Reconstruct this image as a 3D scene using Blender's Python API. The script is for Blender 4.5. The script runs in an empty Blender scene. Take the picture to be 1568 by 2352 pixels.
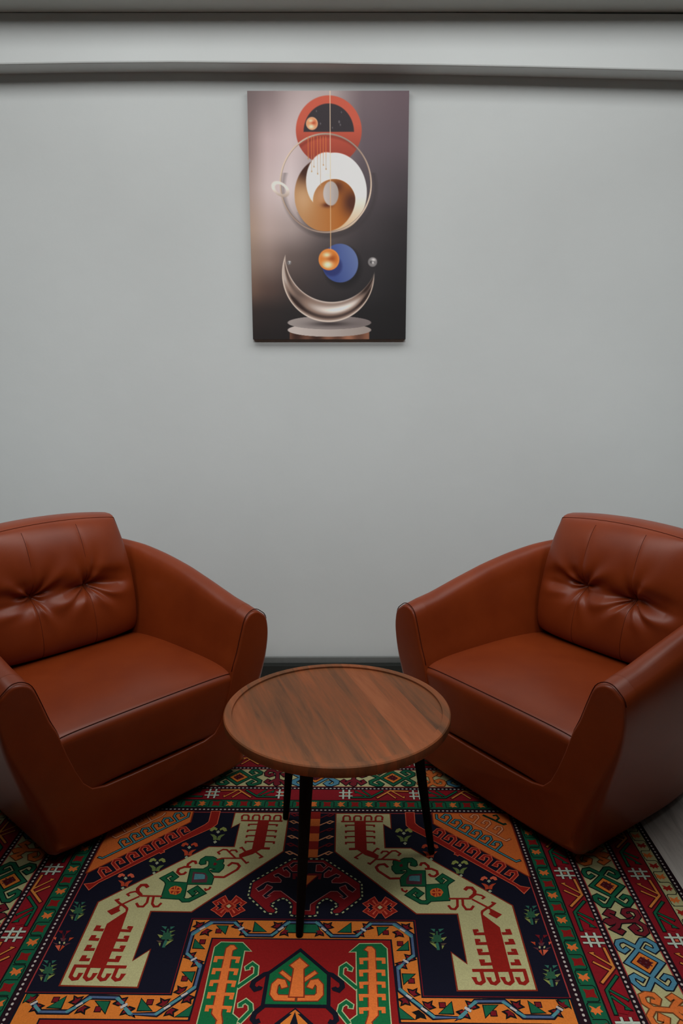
import bpy, bmesh, math, random
import numpy as np
from mathutils import Vector, Matrix
random.seed(4)
C = bpy.context.scene.collection
PI = math.pi

# ------------------------------------------------------------------ helpers
def lin(c):
    return tuple(((v/255)/12.92 if v/255 <= .04045 else ((v/255+.055)/1.055)**2.4) for v in c)

def tag(o, label=None, cat=None, group=None, kind=None):
    for k, v in (('label', label), ('category', cat), ('group', group), ('kind', kind)):
        if v: o[k] = v
    return o

def empty(name, loc, rz=0.0):
    o = bpy.data.objects.new(name, None); C.objects.link(o)
    o.location = loc; o.rotation_euler = (0, 0, rz); o.empty_display_size = .1
    return o

def mesh_obj(name, verts, faces, mat, parent=None, smooth=True):
    me = bpy.data.meshes.new(name)
    me.from_pydata([tuple(v) for v in verts], [], [tuple(f) for f in faces])
    me.update()
    bm = bmesh.new(); bm.from_mesh(me)
    bmesh.ops.recalc_face_normals(bm, faces=bm.faces)
    bm.to_mesh(me); bm.free()
    if smooth: me.polygons.foreach_set('use_smooth', [True]*len(me.polygons))
    me.materials.append(mat)
    o = bpy.data.objects.new(name, me); C.objects.link(o)
    if parent: o.parent = parent
    return o

def box(x0, x1, y0, y1, z0, z1):
    v = [(x, y, z) for x in (x0, x1) for y in (y0, y1) for z in (z0, z1)]
    f = [(0,1,3,2),(4,6,7,5),(0,4,5,1),(2,3,7,6),(0,2,6,4),(1,5,7,3)]
    return v, f

def catmull(pts, n, closed=False):
    """evenly sampled Catmull-Rom curve through pts"""
    P = [np.array(q, float) for q in pts]
    m = len(P); out = []
    segs = m if closed else m-1
    for i in range(segs):
        p0 = P[(i-1) % m] if closed or i > 0 else 2*P[0]-P[1]
        p1 = P[i]; p2 = P[(i+1) % m]
        p3 = P[(i+2) % m] if closed or i+2 < m else 2*P[-1]-P[-2]
        for k in range(n):
            t = k/n
            out.append(.5*((2*p1)+(-p0+p2)*t+(2*p0-5*p1+4*p2-p3)*t*t+(-p0+3*p1-3*p2+p3)*t**3))
    if not closed: out.append(P[-1])
    return out

def tube_geo(path, r, seg=8, closed=False):
    P = [Vector(q) for q in path]; n = len(P); V = []; F = []
    up = Vector((0, 0, 1)); prev = None
    for i, q in enumerate(P):
        a = P[(i-1) % n] if closed or i > 0 else q
        b = P[(i+1) % n] if closed or i < n-1 else q
        t = (b-a)
        t = t.normalized() if t.length > 1e-9 else Vector((0, 0, 1))
        if prev is None:
            s = t.cross(up)
            if s.length < 1e-3: s = t.cross(Vector((1, 0, 0)))
        else:
            s = prev - t*prev.dot(t)
        s.normalize(); prev = s; w = s.cross(t)
        rr = r[i] if isinstance(r, (list, tuple)) else r
        for k in range(seg):
            c = 2*PI*k/seg; V.append(q + s*math.cos(c)*rr + w*math.sin(c)*rr)
    rings = n if closed else n-1
    for i in range(rings):
        j = (i+1) % n
        for k in range(seg):
            F.append((i*seg+k, i*seg+(k+1) % seg, j*seg+(k+1) % seg, j*seg+k))
    if not closed:
        F.append(tuple(range(seg))[::-1]); F.append(tuple((n-1)*seg+k for k in range(seg)))
    return V, F

def merge(*geos):
    V = []; F = []
    for v, f in geos:
        o = len(V); V += list(v); F += [tuple(i+o for i in q) for q in f]
    return V, F

# ------------------------------------------------------------------ materials
def new_mat(name):
    m = bpy.data.materials.new(name); m.use_nodes = True
    nt = m.node_tree; b = nt.nodes['Principled BSDF']
    return m, nt, b
def node(nt, t, **kw):
    n = nt.nodes.new(t)
    for k, v in kw.items(): setattr(n, k, v)
    return n
def ramp(nt, src, stops):
    r = node(nt, 'ShaderNodeValToRGB'); e = r.color_ramp.elements
    while len(e) < len(stops): e.new(.5)
    for i, (p, c) in enumerate(stops): e[i].position = p; e[i].color = (*c, 1)
    nt.links.new(src, r.inputs[0]); return r.outputs[0]
def noise(nt, scale, detail=4, rough=.55, vec=None, dist=0):
    n = node(nt, 'ShaderNodeTexNoise'); n.inputs['Scale'].default_value = scale
    n.inputs['Detail'].default_value = detail; n.inputs['Roughness'].default_value = rough
    n.inputs['Distortion'].default_value = dist
    if vec is not None: nt.links.new(vec, n.inputs['Vector'])
    return n.outputs['Fac']
def objcoord(nt, scale=(1,1,1), rot=(0,0,0)):
    t = node(nt, 'ShaderNodeTexCoord'); mp = node(nt, 'ShaderNodeMapping')
    mp.inputs['Scale'].default_value = scale; mp.inputs['Rotation'].default_value = rot
    nt.links.new(t.outputs['Object'], mp.inputs[0]); return mp.outputs[0]
def bump(nt, b, h, strength, dist=.002):
    n = node(nt, 'ShaderNodeBump'); n.inputs['Strength'].default_value = strength; n.inputs['Distance'].default_value = dist
    nt.links.new(h, n.inputs['Height']); nt.links.new(n.outputs[0], b.inputs['Normal'])

def plain(name, c, rough=.6, spec=.3, var=.06, scale=40):
    m, nt, b = new_mat(name)
    k = lin(c)
    f = noise(nt, scale, vec=objcoord(nt))
    col = ramp(nt, f, [(.3, tuple(v*(1-var) for v in k)), (.7, tuple(v*(1+var) for v in k))])
    nt.links.new(col, b.inputs['Base Color'])
    b.inputs['Roughness'].default_value = rough; b.inputs['Specular IOR Level'].default_value = spec
    return m

def leather_mat():
    m, nt, b = new_mat('cognac_leather')
    v = objcoord(nt)
    big = noise(nt, 6, 5, .6, v)
    col = ramp(nt, big, [(.25, lin(LEATHER[0])), (.75, lin(LEATHER[1]))])
    nt.links.new(col, b.inputs['Base Color'])
    b.inputs['Roughness'].default_value = .37; b.inputs['Specular IOR Level'].default_value = .36
    vo = node(nt, 'ShaderNodeTexVoronoi'); vo.inputs['Scale'].default_value = 420
    nt.links.new(v, vo.inputs['Vector'])
    bump(nt, b, vo.outputs['Distance'], .10, .0006)
    return m

def wall_mat(name, c):
    m, nt, b = new_mat(name)
    v = objcoord(nt); k = lin(c)
    f = noise(nt, 1.6, 6, .6, v)
    col = ramp(nt, f, [(.3, tuple(x*.965 for x in k)), (.7, tuple(x*1.02 for x in k))])
    nt.links.new(col, b.inputs['Base Color'])
    b.inputs['Roughness'].default_value = .7; b.inputs['Specular IOR Level'].default_value = .25
    g = noise(nt, 9, 8, .65, v)
    bump(nt, b, g, .25, .004)
    return m

def wood_mat():
    m, nt, b = new_mat('walnut_planks')
    v = objcoord(nt, (1, 1, 1), (0, 0, math.radians(72)))     # grain runs along local x after the turn
    sep = node(nt, 'ShaderNodeSeparateXYZ'); nt.links.new(v, sep.inputs[0])
    mu = node(nt, 'ShaderNodeMath', operation='MULTIPLY'); mu.inputs[1].default_value = 1/.052
    nt.links.new(sep.outputs['Y'], mu.inputs[0])
    fl = node(nt, 'ShaderNodeMath', operation='FLOOR'); nt.links.new(mu.outputs[0], fl.inputs[0])
    wn = node(nt, 'ShaderNodeTexWhiteNoise', noise_dimensions='1D'); nt.links.new(fl.outputs[0], wn.inputs['W'])
    st = node(nt, 'ShaderNodeMapping'); st.inputs['Scale'].default_value = (1.6, 17, 8); nt.links.new(v, st.inputs[0])
    ad = node(nt, 'ShaderNodeVectorMath', operation='ADD'); nt.links.new(st.outputs[0], ad.inputs[0])
    cx = node(nt, 'ShaderNodeCombineXYZ'); sc = node(nt, 'ShaderNodeMath', operation='MULTIPLY'); sc.inputs[1].default_value = 7
    nt.links.new(wn.outputs['Value'], sc.inputs[0]); nt.links.new(sc.outputs[0], cx.inputs[0]); nt.links.new(cx.outputs[0], ad.inputs[1])
    g = noise(nt, 1.5, 7, .62, ad.outputs[0], .6)
    g2 = noise(nt, 8, 4, .6, ad.outputs[0], .3)
    mixv = node(nt, 'ShaderNodeMath', operation='MULTIPLY_ADD'); nt.links.new(wn.outputs['Value'], mixv.inputs[0]); mixv.inputs[1].default_value = .22
    nt.links.new(g, mixv.inputs[2])
    m2 = node(nt, 'ShaderNodeMath', operation='MULTIPLY_ADD'); nt.links.new(g2, m2.inputs[0]); m2.inputs[1].default_value = .22
    nt.links.new(mixv.outputs[0], m2.inputs[2])
    col = ramp(nt, m2.outputs[0], [(.42, lin(WOOD[0])), (.60, lin(WOOD[1])), (.80, lin(WOOD[2])), (.98, lin(WOOD[3]))])
    nt.links.new(col, b.inputs['Base Color'])
    b.inputs['Roughness'].default_value = .55; b.inputs['Specular IOR Level'].default_value = .18
    bump(nt, b, g2, .12, .001)
    return m

def floor_mat():
    m, nt, b = new_mat('grey_wood_floor')
    v = objcoord(nt, (1, 1, 1), (0, 0, math.radians(90)))
    br = node(nt, 'ShaderNodeTexBrick'); nt.links.new(v, br.inputs['Vector'])
    br.inputs['Scale'].default_value = 1; br.inputs['Brick Width'].default_value = 1.2; br.inputs['Row Height'].default_value = .16
    br.inputs['Mortar Size'].default_value = .0015; br.inputs['Color1'].default_value = (.35,.35,.35,1); br.inputs['Color2'].default_value = (.65,.65,.65,1)
    br.inputs['Mortar'].default_value = (.05,.05,.05,1)
    s = node(nt, 'ShaderNodeMapping'); s.inputs['Scale'].default_value = (3, 26, 5); nt.links.new(v, s.inputs[0])
    g = noise(nt, 1.2, 7, .62, s.outputs[0], .7)
    ma = node(nt, 'ShaderNodeMath', operation='MULTIPLY_ADD'); nt.links.new(br.outputs['Color'], ma.inputs[0]); ma.inputs[1].default_value = .3
    nt.links.new(g, ma.inputs[2])
    col = ramp(nt, ma.outputs[0], [(.35, lin((150,146,141))), (.6, lin((196,191,184))), (.85, lin((216,211,204)))])
    nt.links.new(col, b.inputs['Base Color']); b.inputs['Roughness'].default_value = .5; b.inputs['Specular IOR Level'].default_value = .3
    return m

def attr_mat(name, rough, spec, weave=False):
    """colours woven or printed into the mesh, read from its colour attribute"""
    m, nt, b = new_mat(name)
    a = node(nt, 'ShaderNodeVertexColor', layer_name='Col')
    if weave:
        v = objcoord(nt)
        f = noise(nt, 260, 3, .7, v); f2 = noise(nt, 5, 4, .6, v)
        r = ramp(nt, f, [(.3, (.82,.82,.82)), (.7, (1.1,1.1,1.1))]); r2 = ramp(nt, f2, [(.3, (.92,.92,.92)), (.7, (1.05,1.05,1.05))])
        x = node(nt, 'ShaderNodeMix', data_type='RGBA', blend_type='MULTIPLY'); x.inputs[0].default_value = 1
        nt.links.new(a.outputs['Color'], x.inputs[6]); nt.links.new(r, x.inputs[7])
        y = node(nt, 'ShaderNodeMix', data_type='RGBA', blend_type='MULTIPLY'); y.inputs[0].default_value = 1
        nt.links.new(x.outputs[2], y.inputs[6]); nt.links.new(r2, y.inputs[7])
        nt.links.new(y.outputs[2], b.inputs['Base Color'])
        bump(nt, b, f, .3, .0015)
    else:
        v = objcoord(nt)
        f = noise(nt, 500, 2, .6, v)
        nt.links.new(a.outputs['Color'], b.inputs['Base Color']); bump(nt, b, f, .15, .0006)
    b.inputs['Roughness'].default_value = rough; b.inputs['Specular IOR Level'].default_value = spec
    return m

# ------------------------------------------------------------------ tuned values
LEATHER = [(121,46,14), (136,56,19)]
WOOD = [(86,58,40), (118,74,46), (142,80,46), (158,92,56)]
M = dict(leather=leather_mat(), seam=plain('leather_seam', (74,26,12), .7, .1), wood=wood_mat(), black=plain('black_metal', (5,5,5), .6, .1),
         wall=wall_mat('painted_plaster', (208,213,213)), ceil=wall_mat('ceiling_paint', (190,194,190)), floor=floor_mat(),
         skirt=plain('charcoal_skirting', (40,42,40), .7, .15), cap=plain('grey_cap', (112,115,113), .6, .3))
RUG=[
('p','cream',0,3,[77,454,246,455,246,381,223,403,222,283,299,283,549,49,547,-220,369,-223,369,-115,402,-150,403,19,295,18,78,267],('rust',4)),
('p','red',0,5,[134,414,169,414,170,275,188,265,205,249,200,239,193,237,164,252,143,274,135,276],None),
('s','red',7,5,[92,413,223,415],None),
('s','red',6.5,5,[99,413,99,435,103,443,116,443,120,435,120,419],None),
('s','red',6.5,5,[133,414,133,436,138,443,150,443,155,436,154,420],None),
('s','red',6.5,5,[166,414,167,436,171,444,184,444,188,436,187,420],None),
('s','red',6.5,5,[200,415,201,436,206,444,218,444,223,437,221,421],None),
('s','red',6,5,[135,395,107,394,108,385],None),
('s','red',6,5,[169,396,195,395,195,386],None),
('s','red',6,5,[135,365,107,364,108,355],None),
('s','red',6,5,[168,366,194,365,195,356],None),
('s','red',6,5,[135,338,107,337,108,328],None),
('s','red',6,5,[168,339,194,338,194,329],None),
('s','red',6,5,[135,310,108,309,108,300],None),
('s','red',6,5,[167,310,193,310,193,301],None),
('s','red',10,5,[139,279,117,278],None),
('s','red',6,5,[156,261,135,240,144,234],None),
('s','red',6,5,[202,244,197,236,178,212,171,217],None),
('s','red',6,5,[187,262,201,282,207,278],None),
('s','red',6,5,[194,233,251,232,266,224],None),
('s','red',6,5,[212,233,244,271,255,272,268,259,260,249],None),
('s','red',6,5,[236,261,229,269,217,269,211,259],None),
('s','red',8,5,[261,152,232,151,200,183,195,198,203,209,219,212,229,198],None),
('p','green',0,5,[247,227,262,224,271,233,279,238,300,239,311,226,312,209,306,204,295,207,295,213,299,221,286,221,283,204,284,196,296,184,332,184,328,122,262,122,261,152,266,159,283,180,280,190,261,186,263,182,275,180,268,173,250,172,241,188,241,202,247,208,245,217],('dkgreen',3)),
('p','maroon',0,7,[261,208,270,213,272,203,265,199],None),
('p','plum',0,7,[276,128,277,150,287,167,323,172,318,127],None),
('p','teal',0,8,[284,142,286,158,293,162,316,163,314,139],None),
('p','green',0,5,[330,126,381,131,387,124,386,67,332,63,326,73],('dkgreen',3)),
('p','orange',0,7,[338,100,344,109,359,114,370,108,374,97,366,82,350,78,339,86],None),
('p','red',0,8,[350,107,353,97,343,100],None),
('p','red',0,8,[363,109,359,99,369,102],None),
('p','red',0,8,[341,92,353,93,347,81],None),
('p','red',0,8,[367,92,358,94,363,82],None),
('p','red',0,8,[356,113,359,113,357,99,355,99],None),
('p','red',0,8,[353,80,355,80,356,94,354,93],None),
('s','green',9,5,[384,125,388,133,402,145,381,165,366,150,373,140,378,148],('dkgreen',3)),
('s','green',10,5,[332,66,324,58,310,59,278,86,299,107,313,93,305,84,302,91],('dkgreen',3)),
('s','red',8,5,[321,206,326,217,335,218,344,206,344,193],None),
('s','red',8,5,[333,193,352,193,366,184,367,171,357,161,347,163,342,172],None),
('s','red',6,5,[262,112,264,103,272,98,277,105],None),
('s','red',6,5,[386,73,445,74],None),
('s','red',10,5,[443,76,457,91,460,103,454,116,442,117,433,107],None),
('s','red',6,5,[448,81,462,91,475,87,482,80,474,73],None),
('s','red',7,5,[408,70,405,45,397,34,387,35,381,48],None),
('s','red',7,5,[422,70,420,49,426,34,439,34,448,47],None),
('s','red',6,5,[447,72,486,40,504,16],None),
('s','red',7,5,[484,41,465,25],None),
('s','red',7,5,[481,38,492,45,505,57,497,61],None),
('s','red',11,5,[485,22,500,9,508,16,489,32],None),
('p','red',0,5,[473,35,462,24,459,-46,460,-171,501,-170,502,-29,467,15],None),
('s','red',9,5,[462,-51,437,-52,436,-41,446,-40],None),
('s','red',9,5,[503,-50,524,-49,523,-39,514,-40],None),
('s','red',9,5,[462,-83,436,-84,436,-73,445,-73],None),
('s','red',9,5,[504,-82,525,-81,524,-72,515,-72],None),
('s','red',9,5,[461,-115,437,-116,436,-105,445,-105],None),
('s','red',9,5,[504,-114,525,-114,524,-104,515,-104],None),
('s','red',9,5,[461,-147,437,-148,436,-138,445,-138],None),
('s','red',9,5,[505,-146,525,-146,524,-137,516,-137],None),
('s','red',9,5,[410,-167,537,-165],None),
('s','red',9,5,[431,-168,432,-198,423,-205,415,-203,411,-191,417,-191],None),
('s','red',9,5,[465,-168,466,-197,457,-205,449,-203,445,-191,451,-191],None),
('s','red',9,5,[499,-167,499,-197,490,-205,482,-202,478,-190,484,-190],None),
('s','red',9,5,[533,-167,533,-196,524,-204,515,-202,512,-190,518,-190],None),
('p','orange',0,3,[384,461,622,461,622,166,621,166,382,406],('rust',4)),
('s','teal',5,5,[395,454,394,432,599,228,612,233],('black',2.5)),
('s','teal',5,5,[418,406,439,435,437,450,423,454,411,439,418,435],('black',2.5)),
('s','teal',5,5,[447,380,468,408,466,423,452,426,440,412,447,408],('black',2.5)),
('s','teal',5,5,[474,354,495,382,494,396,480,400,468,386,474,382],('black',2.5)),
('s','teal',5,5,[500,328,521,355,520,369,506,373,494,359,501,355],('black',2.5)),
('s','teal',5,5,[526,303,547,329,546,343,532,346,520,333,527,329],('black',2.5)),
('s','teal',5,5,[550,276,572,302,571,315,557,319,545,305,552,302],('black',2.5)),
('s','peach',5,5,[471,453,476,437,590,323,604,332],('rust',2)),
('s','peach',5,5,[507,411,527,438,526,451,513,454,502,441,508,437],('rust',2)),
('s','peach',5,5,[538,382,558,407,557,420,545,424,534,411,540,407],('rust',2)),
('s','peach',5,5,[570,353,590,378,589,391,577,394,566,381,572,378],('rust',2)),
('s','dkgreen',9,5,[542,453,598,404,608,408],None),
('s','dkgreen',7,5,[577,421,590,436,585,452,573,449],None),
('p','red',0,5,[298,462,324,462,322,407,331,392,588,123,611,118,592,97,576,125,380,314,308,376,296,396],('coral',2.5)),
('s','red',7,5,[428,261,433,259,437,254],('coral',2.5)),
('s','red',7,5,[387,329,408,358,406,372,391,376,379,361,387,357],('coral',2.5)),
('s','red',7,5,[417,299,438,327,437,342,422,345,410,331,417,327],('coral',2.5)),
('s','red',7,5,[448,271,469,298,467,312,453,316,441,302,448,298],('coral',2.5)),
('s','red',7,5,[477,241,499,268,497,281,483,285,471,271,478,267],('coral',2.5)),
('s','red',7,5,[507,210,528,236,527,249,513,253,501,240,508,236],('coral',2.5)),
('s','red',7,5,[539,182,561,207,560,220,546,224,534,211,541,207],('coral',2.5)),
('s','red',7,5,[567,146,588,171,588,183,574,186,562,174,569,170],('coral',2.5)),
('p','olive',0,5,[460,214,458,226,450,231,440,223,440,215,448,219,453,212],None),
('p','olive2',0,5,[455,200,442,197,433,189,430,175,439,173,443,186],None),
('p','olive',0,5,[411,214,416,226,425,231,433,223,431,215,425,219,417,211],None),
('p','olive2',0,5,[412,200,424,197,430,189,430,175,420,173,420,185],None),
('p','sage',0,6,[429,208,436,216,440,208,434,201],None),
('p','sage',0,5,[427,166,433,172,437,166,431,159],None),
('p','coral',0,5,[530,149,529,160,521,164,511,157,511,149,518,153,523,146],None),
('p','rust2',0,5,[524,135,512,132,503,125,500,112,508,110,512,122],None),
('p','coral',0,5,[482,148,488,159,497,164,504,157,502,149,496,153,489,145],None),
('p','rust2',0,5,[483,135,494,132,501,125,500,112,490,109,490,121],None),
('p','sage',0,6,[500,143,507,150,511,143,504,136],None),
('p','sage',0,5,[496,103,502,109,507,103,500,97],None),
('p','rust2',0,5,[383,287,381,299,372,304,362,296,363,287,370,292,375,283],None),
('p','rust2',0,5,[378,271,365,268,356,260,353,244,363,242,366,256],None),
('p','rust2',0,5,[332,286,337,299,346,304,355,296,353,287,346,292,339,283],None),
('p','rust2',0,5,[334,271,346,268,353,259,353,244,343,242,343,256],None),
('p','sage',0,6,[351,280,358,288,363,280,356,272],None),
('p','sage',0,5,[350,235,356,242,361,235,355,227],None),
('p','olive',0,5,[312,362,309,375,300,381,289,372,290,362,298,367,304,358],None),
('p','olive2',0,5,[307,345,294,342,285,333,282,317,292,315,295,329],None),
('p','olive',0,5,[258,361,263,375,273,381,282,371,280,362,273,367,266,358],None),
('p','olive2',0,5,[261,345,273,342,281,333,282,317,272,314,271,329],None),
('p','sage',0,6,[278,355,285,363,291,355,284,347],None),
('p','sage',0,5,[279,306,285,314,291,307,285,299],None),
('p','teal2',0,5,[584,-149,595,-150,591,-159],None),
('p','teal2',0,5,[603,-150,617,-149,603,-159],None),
('p','dkgreen2',0,5,[595,-157,599,-157,586,-212,582,-212],None),
('p','olive2',0,5,[577,-161,591,-164,588,-170],None),
('p','teal2',0,5,[616,-160,602,-165,601,-170],None),
('p','dkgreen2',0,5,[585,-169,603,-168,601,-183,581,-182],None),
('p','olive2',0,5,[574,-173,584,-175,582,-181],None),
('p','dkgreen2',0,5,[576,-181,605,-181,600,-189,579,-189],None),
('p','olive',0,5,[601,-178,616,-174,605,-185],None),
('p','olive2',0,5,[572,-186,583,-189,580,-191],None),
('p','olive',0,5,[571,-190,584,-195,584,-208],None),
('p','plum2',0,5,[597,-193,611,-192,600,-201],None),
('p','olive',0,5,[597,-199,603,-200,596,-210],None),
('p','teal2',0,5,[584,-192,592,-192,590,-212,585,-212],None),
('p','teal2',0,5,[584,49,595,48,591,38],None),
('p','teal2',0,5,[602,48,616,50,603,38],None),
('p','dkgreen2',0,5,[595,40,599,40,586,-19,583,-19],None),
('p','olive2',0,5,[577,36,591,33,588,27],None),
('p','teal2',0,5,[615,37,601,32,601,27],None),
('p','dkgreen2',0,5,[585,28,603,28,601,12,581,13],None),
('p','olive2',0,5,[574,23,584,20,582,14],None),
('p','dkgreen2',0,5,[577,14,605,15,600,6,579,6],None),
('p','olive',0,5,[601,18,616,22,605,10],None),
('p','olive2',0,5,[572,9,584,6,580,3],None),
('p','olive',0,5,[572,4,584,0,584,-15],None),
('p','plum2',0,5,[597,1,611,2,600,-7],None),
('p','olive',0,5,[597,-5,603,-6,596,-17],None),
('p','teal2',0,5,[584,2,592,2,590,-19,585,-19],None),
('p','maroon',0,5,[585,-53,597,-54,593,-65],None),
('p','maroon',0,5,[605,-54,620,-53,605,-64],None),
('p','maroon',0,5,[594,-58,595,-76,604,-58,596,-81,592,-81],None),
('p','rust2',0,5,[569,-76,580,-77,578,-88],None),
('p','coral',0,5,[613,-76,622,-76,612,-86],None),
('p','plum',0,5,[587,-79,603,-78,596,-89,588,-89],None),
('p','cream',0,5,[586,-90,590,-92,587,-99,584,-96],None),
('p','cream',0,5,[598,-90,602,-90,599,-97,595,-97],None),
('p','plum',0,5,[570,-94,583,-96,581,-104],None),
('p','plum',0,5,[602,-96,616,-93,602,-102],None),
('p','rust2',0,5,[581,-105,589,-101,588,-121],None),
('p','coral',0,5,[593,-101,606,-103,590,-120],None),
('p','teal2',0,5,[325,-36,337,-37,334,-47],None),
('p','teal2',0,5,[345,-37,360,-35,347,-47],None),
('p','dkgreen2',0,5,[338,-44,343,-44,337,-106,333,-106],None),
('p','olive2',0,5,[320,-49,335,-52,333,-59],None),
('p','teal2',0,5,[360,-48,346,-53,347,-58],None),
('p','dkgreen2',0,5,[329,-57,349,-57,349,-74,327,-73],None),
('p','olive2',0,5,[318,-63,330,-65,328,-71],None),
('p','dkgreen2',0,5,[322,-71,353,-71,348,-80,326,-80],None),
('p','olive',0,5,[347,-67,363,-63,353,-76],None),
('p','olive2',0,5,[318,-77,331,-80,328,-83],None),
('p','olive',0,5,[318,-81,332,-86,334,-101],None),
('p','plum2',0,5,[345,-85,361,-83,350,-93],None),
('p','olive',0,5,[347,-91,353,-92,347,-103],None),
('p','teal2',0,5,[332,-84,340,-84,341,-106,335,-106],None),
('c','rust2',5,5,[182,38,200,55,217,38,199,19],None),
('p','red',0,4,[177,38,201,61,222,38,199,14],None),
('p','cream',0,7,[193,38,200,45,207,38,199,30],None),
('s','red',7,5,[212,30,226,17,238,25,230,34],('coral',2)),
('s','red',7,5,[205,25,214,6,224,14,218,24],('coral',2)),
('s','red',7,5,[213,46,228,60,239,52,231,43],('coral',2)),
('s','red',7,5,[206,51,217,71,226,63,220,53],('coral',2)),
('s','red',7,5,[187,30,172,16,161,24,169,33],('coral',2)),
('s','red',7,5,[193,24,183,6,174,13,180,23],('coral',2)),
('s','red',7,5,[187,46,173,59,161,51,169,42],('coral',2)),
('s','red',7,5,[194,51,185,71,175,63,181,52],('coral',2)),
('Pm','maroonr',0,3,[48,232,153,131,154,75,97,13,76,10,69,25,89,45,64,68,53,68,35,47,36,8,25,4,-25,4,-36,8,-35,47,-53,68,-64,68,-89,45,-69,25,-76,10,-97,13,-154,75,-153,131,-48,232],None),
('D','cream',0,4,[48,232,153,131,154,75,97,13,76,10,69,25,89,45,64,68,53,68,35,47,36,8,25,4,-25,4,-36,8,-35,47,-53,68,-64,68,-89,45,-69,25,-76,10,-97,13,-154,75,-153,131,-48,232,48,232],None),
('Pm','night',0,5,[9,217,42,217,53,204,46,192,35,208,24,206,24,177,42,176,59,199,71,192,67,178,61,185,48,169,48,153,59,152,82,169,94,161,88,152,81,154,70,140,71,131,95,130,107,134,115,130,137,106,128,94,114,105,108,122,92,113,93,107,115,78,105,68,93,78,102,78,86,97,68,97,16,47,16,24,9,24,-9,24,-16,24,-16,47,-68,97,-86,97,-102,78,-93,78,-105,68,-115,78,-93,107,-92,113,-108,122,-114,105,-128,94,-137,106,-115,130,-107,134,-95,130,-71,131,-70,140,-81,154,-88,152,-94,161,-82,169,-59,152,-48,153,-48,169,-61,185,-67,178,-71,192,-59,199,-42,176,-24,177,-24,206,-35,208,-46,192,-53,204,-42,217,-9,217],None),
('Cm','pink',2,6,[9,217,42,217,53,204,46,192,35,208,24,206,24,177,42,176,59,199,71,192,67,178,61,185,48,169,48,153,59,152,82,169,94,161,88,152,81,154,70,140,71,131,95,130,107,134,115,130,137,106,128,94,114,105,108,122,92,113,93,107,115,78,105,68,93,78,102,78,86,97,68,97,16,47,16,24,9,24,-9,24,-16,24,-16,47,-68,97,-86,97,-102,78,-93,78,-105,68,-115,78,-93,107,-92,113,-108,122,-114,105,-128,94,-137,106,-115,130,-107,134,-95,130,-71,131,-70,140,-81,154,-88,152,-94,161,-82,169,-59,152,-48,153,-48,169,-61,185,-67,178,-71,192,-59,199,-42,176,-24,177,-24,206,-35,208,-46,192,-53,204,-42,217,-9,217],None),
('p','orange',0,7,[0,160,28,160,0,120],('maroon',5)),
('s','maroon',8,6,[3,165,37,165,35,145],None),
('p','red',0,3,[0,464,26,464,26,426,0,426],None),
('s','maroon',4.5,4,[26,430,58,454,68,450,56,440,48,443],None),
('p','orange',0,3,[0,426,26,426,26,389,0,389],None),
('s','peach',4.5,4,[26,393,58,416,68,412,56,402,48,406],None),
('p','red',0,3,[0,389,26,389,26,352,0,352],None),
('s','maroon',4.5,4,[26,355,58,378,68,375,56,365,48,368],None),
('p','orange',0,3,[0,352,26,352,26,314,0,314],None),
('s','peach',4.5,4,[26,318,58,341,68,337,56,328,48,330],None),
('p','red',0,3,[0,314,26,314,26,276,0,276],None),
('s','maroon',4.5,4,[26,280,58,304,68,300,56,290,48,293],None),
('p','orange',0,3,[0,276,26,276,26,239,0,239],None),
('s','peach',4.5,4,[26,243,58,266,68,262,56,252,48,256],None),
('p','amber',0,2,[0,-12,283,-12,283,-246,617,-246,617,-480,560,-480,560,-309,233,-309,225,-72,0,-72],('night',5)),
('s','maroon',2,3,[0,-7,288,-7,288,-241,617,-241],None),
('p','crimson',0,2,[0,-76,221,-76,228,-313,556,-313,556,-480,0,-480],None),
('s','blue',6,5,[0,-18,39,-18,75,-63,138,-63,173,-20,237,-20,276,-57,276,-125,234,-160,235,-225,305,-297,364,-297,358,-300,404,-254,468,-253,502,-293,566,-293,589,-269],('night',4)),
('s','teal',7,6,[231,-21,248,-37],None),
('s','teal',7,6,[260,-48,276,-65],None),
('s','teal',7,6,[276,-123,261,-137],None),
('s','teal',7,6,[248,-150,235,-166],None),
('s','teal',7,6,[234,-221,250,-238],None),
('s','teal',7,6,[261,-252,282,-271],None),
('s','teal',7,6,[292,-283,308,-298],None),
('s','teal',7,6,[364,-297,380,-281],None),
('s','teal',7,6,[390,-268,404,-254],None),
('s','teal',7,6,[387,-269,406,-255],None),
('s','teal',7,6,[463,-254,480,-268],None),
('s','teal',7,6,[489,-280,507,-294],None),
('s','teal',7,6,[566,-292,583,-277],None),
('s','teal',7,6,[360,-298,379,-281],None),
('s','teal',7,6,[32,-16,46,-30],None),
('s','teal',7,6,[62,-50,77,-64],None),
('s','teal',7,6,[136,-64,149,-50],None),
('s','teal',7,6,[162,-34,176,-19],None),
('X','maroon',0,7,[54,-41],None),
('X','maroon',0,7,[155,-42],None),
('X','maroon',0,7,[254,-42],None),
('X','maroon',0,7,[255,-142],None),
('X','maroon',0,7,[255,-244],None),
('X','maroon',0,7,[286,-278],None),
('X','maroon',0,7,[383,-275],None),
('X','maroon',0,7,[484,-274],None),
('X','maroon',0,7,[587,-271],None),
('X','maroon',0,7,[383,-277],None),
('p','green2',0,5,[123,-19,123,-50,92,-50],('black',2.5)),
('p','green2',0,5,[0,-25,36,-25,46,-52,0,-52],('black',2.5)),
('p','green2',0,5,[191,-33,218,-32,193,-59],('black',2.5)),
('p','green2',0,5,[265,-79,264,-106,237,-108],('black',2.5)),
('p','green2',0,5,[245,-180,273,-180,246,-208],('black',2.5)),
('p','green2',0,5,[230,-272,261,-302,232,-301],('black',2.5)),
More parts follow.
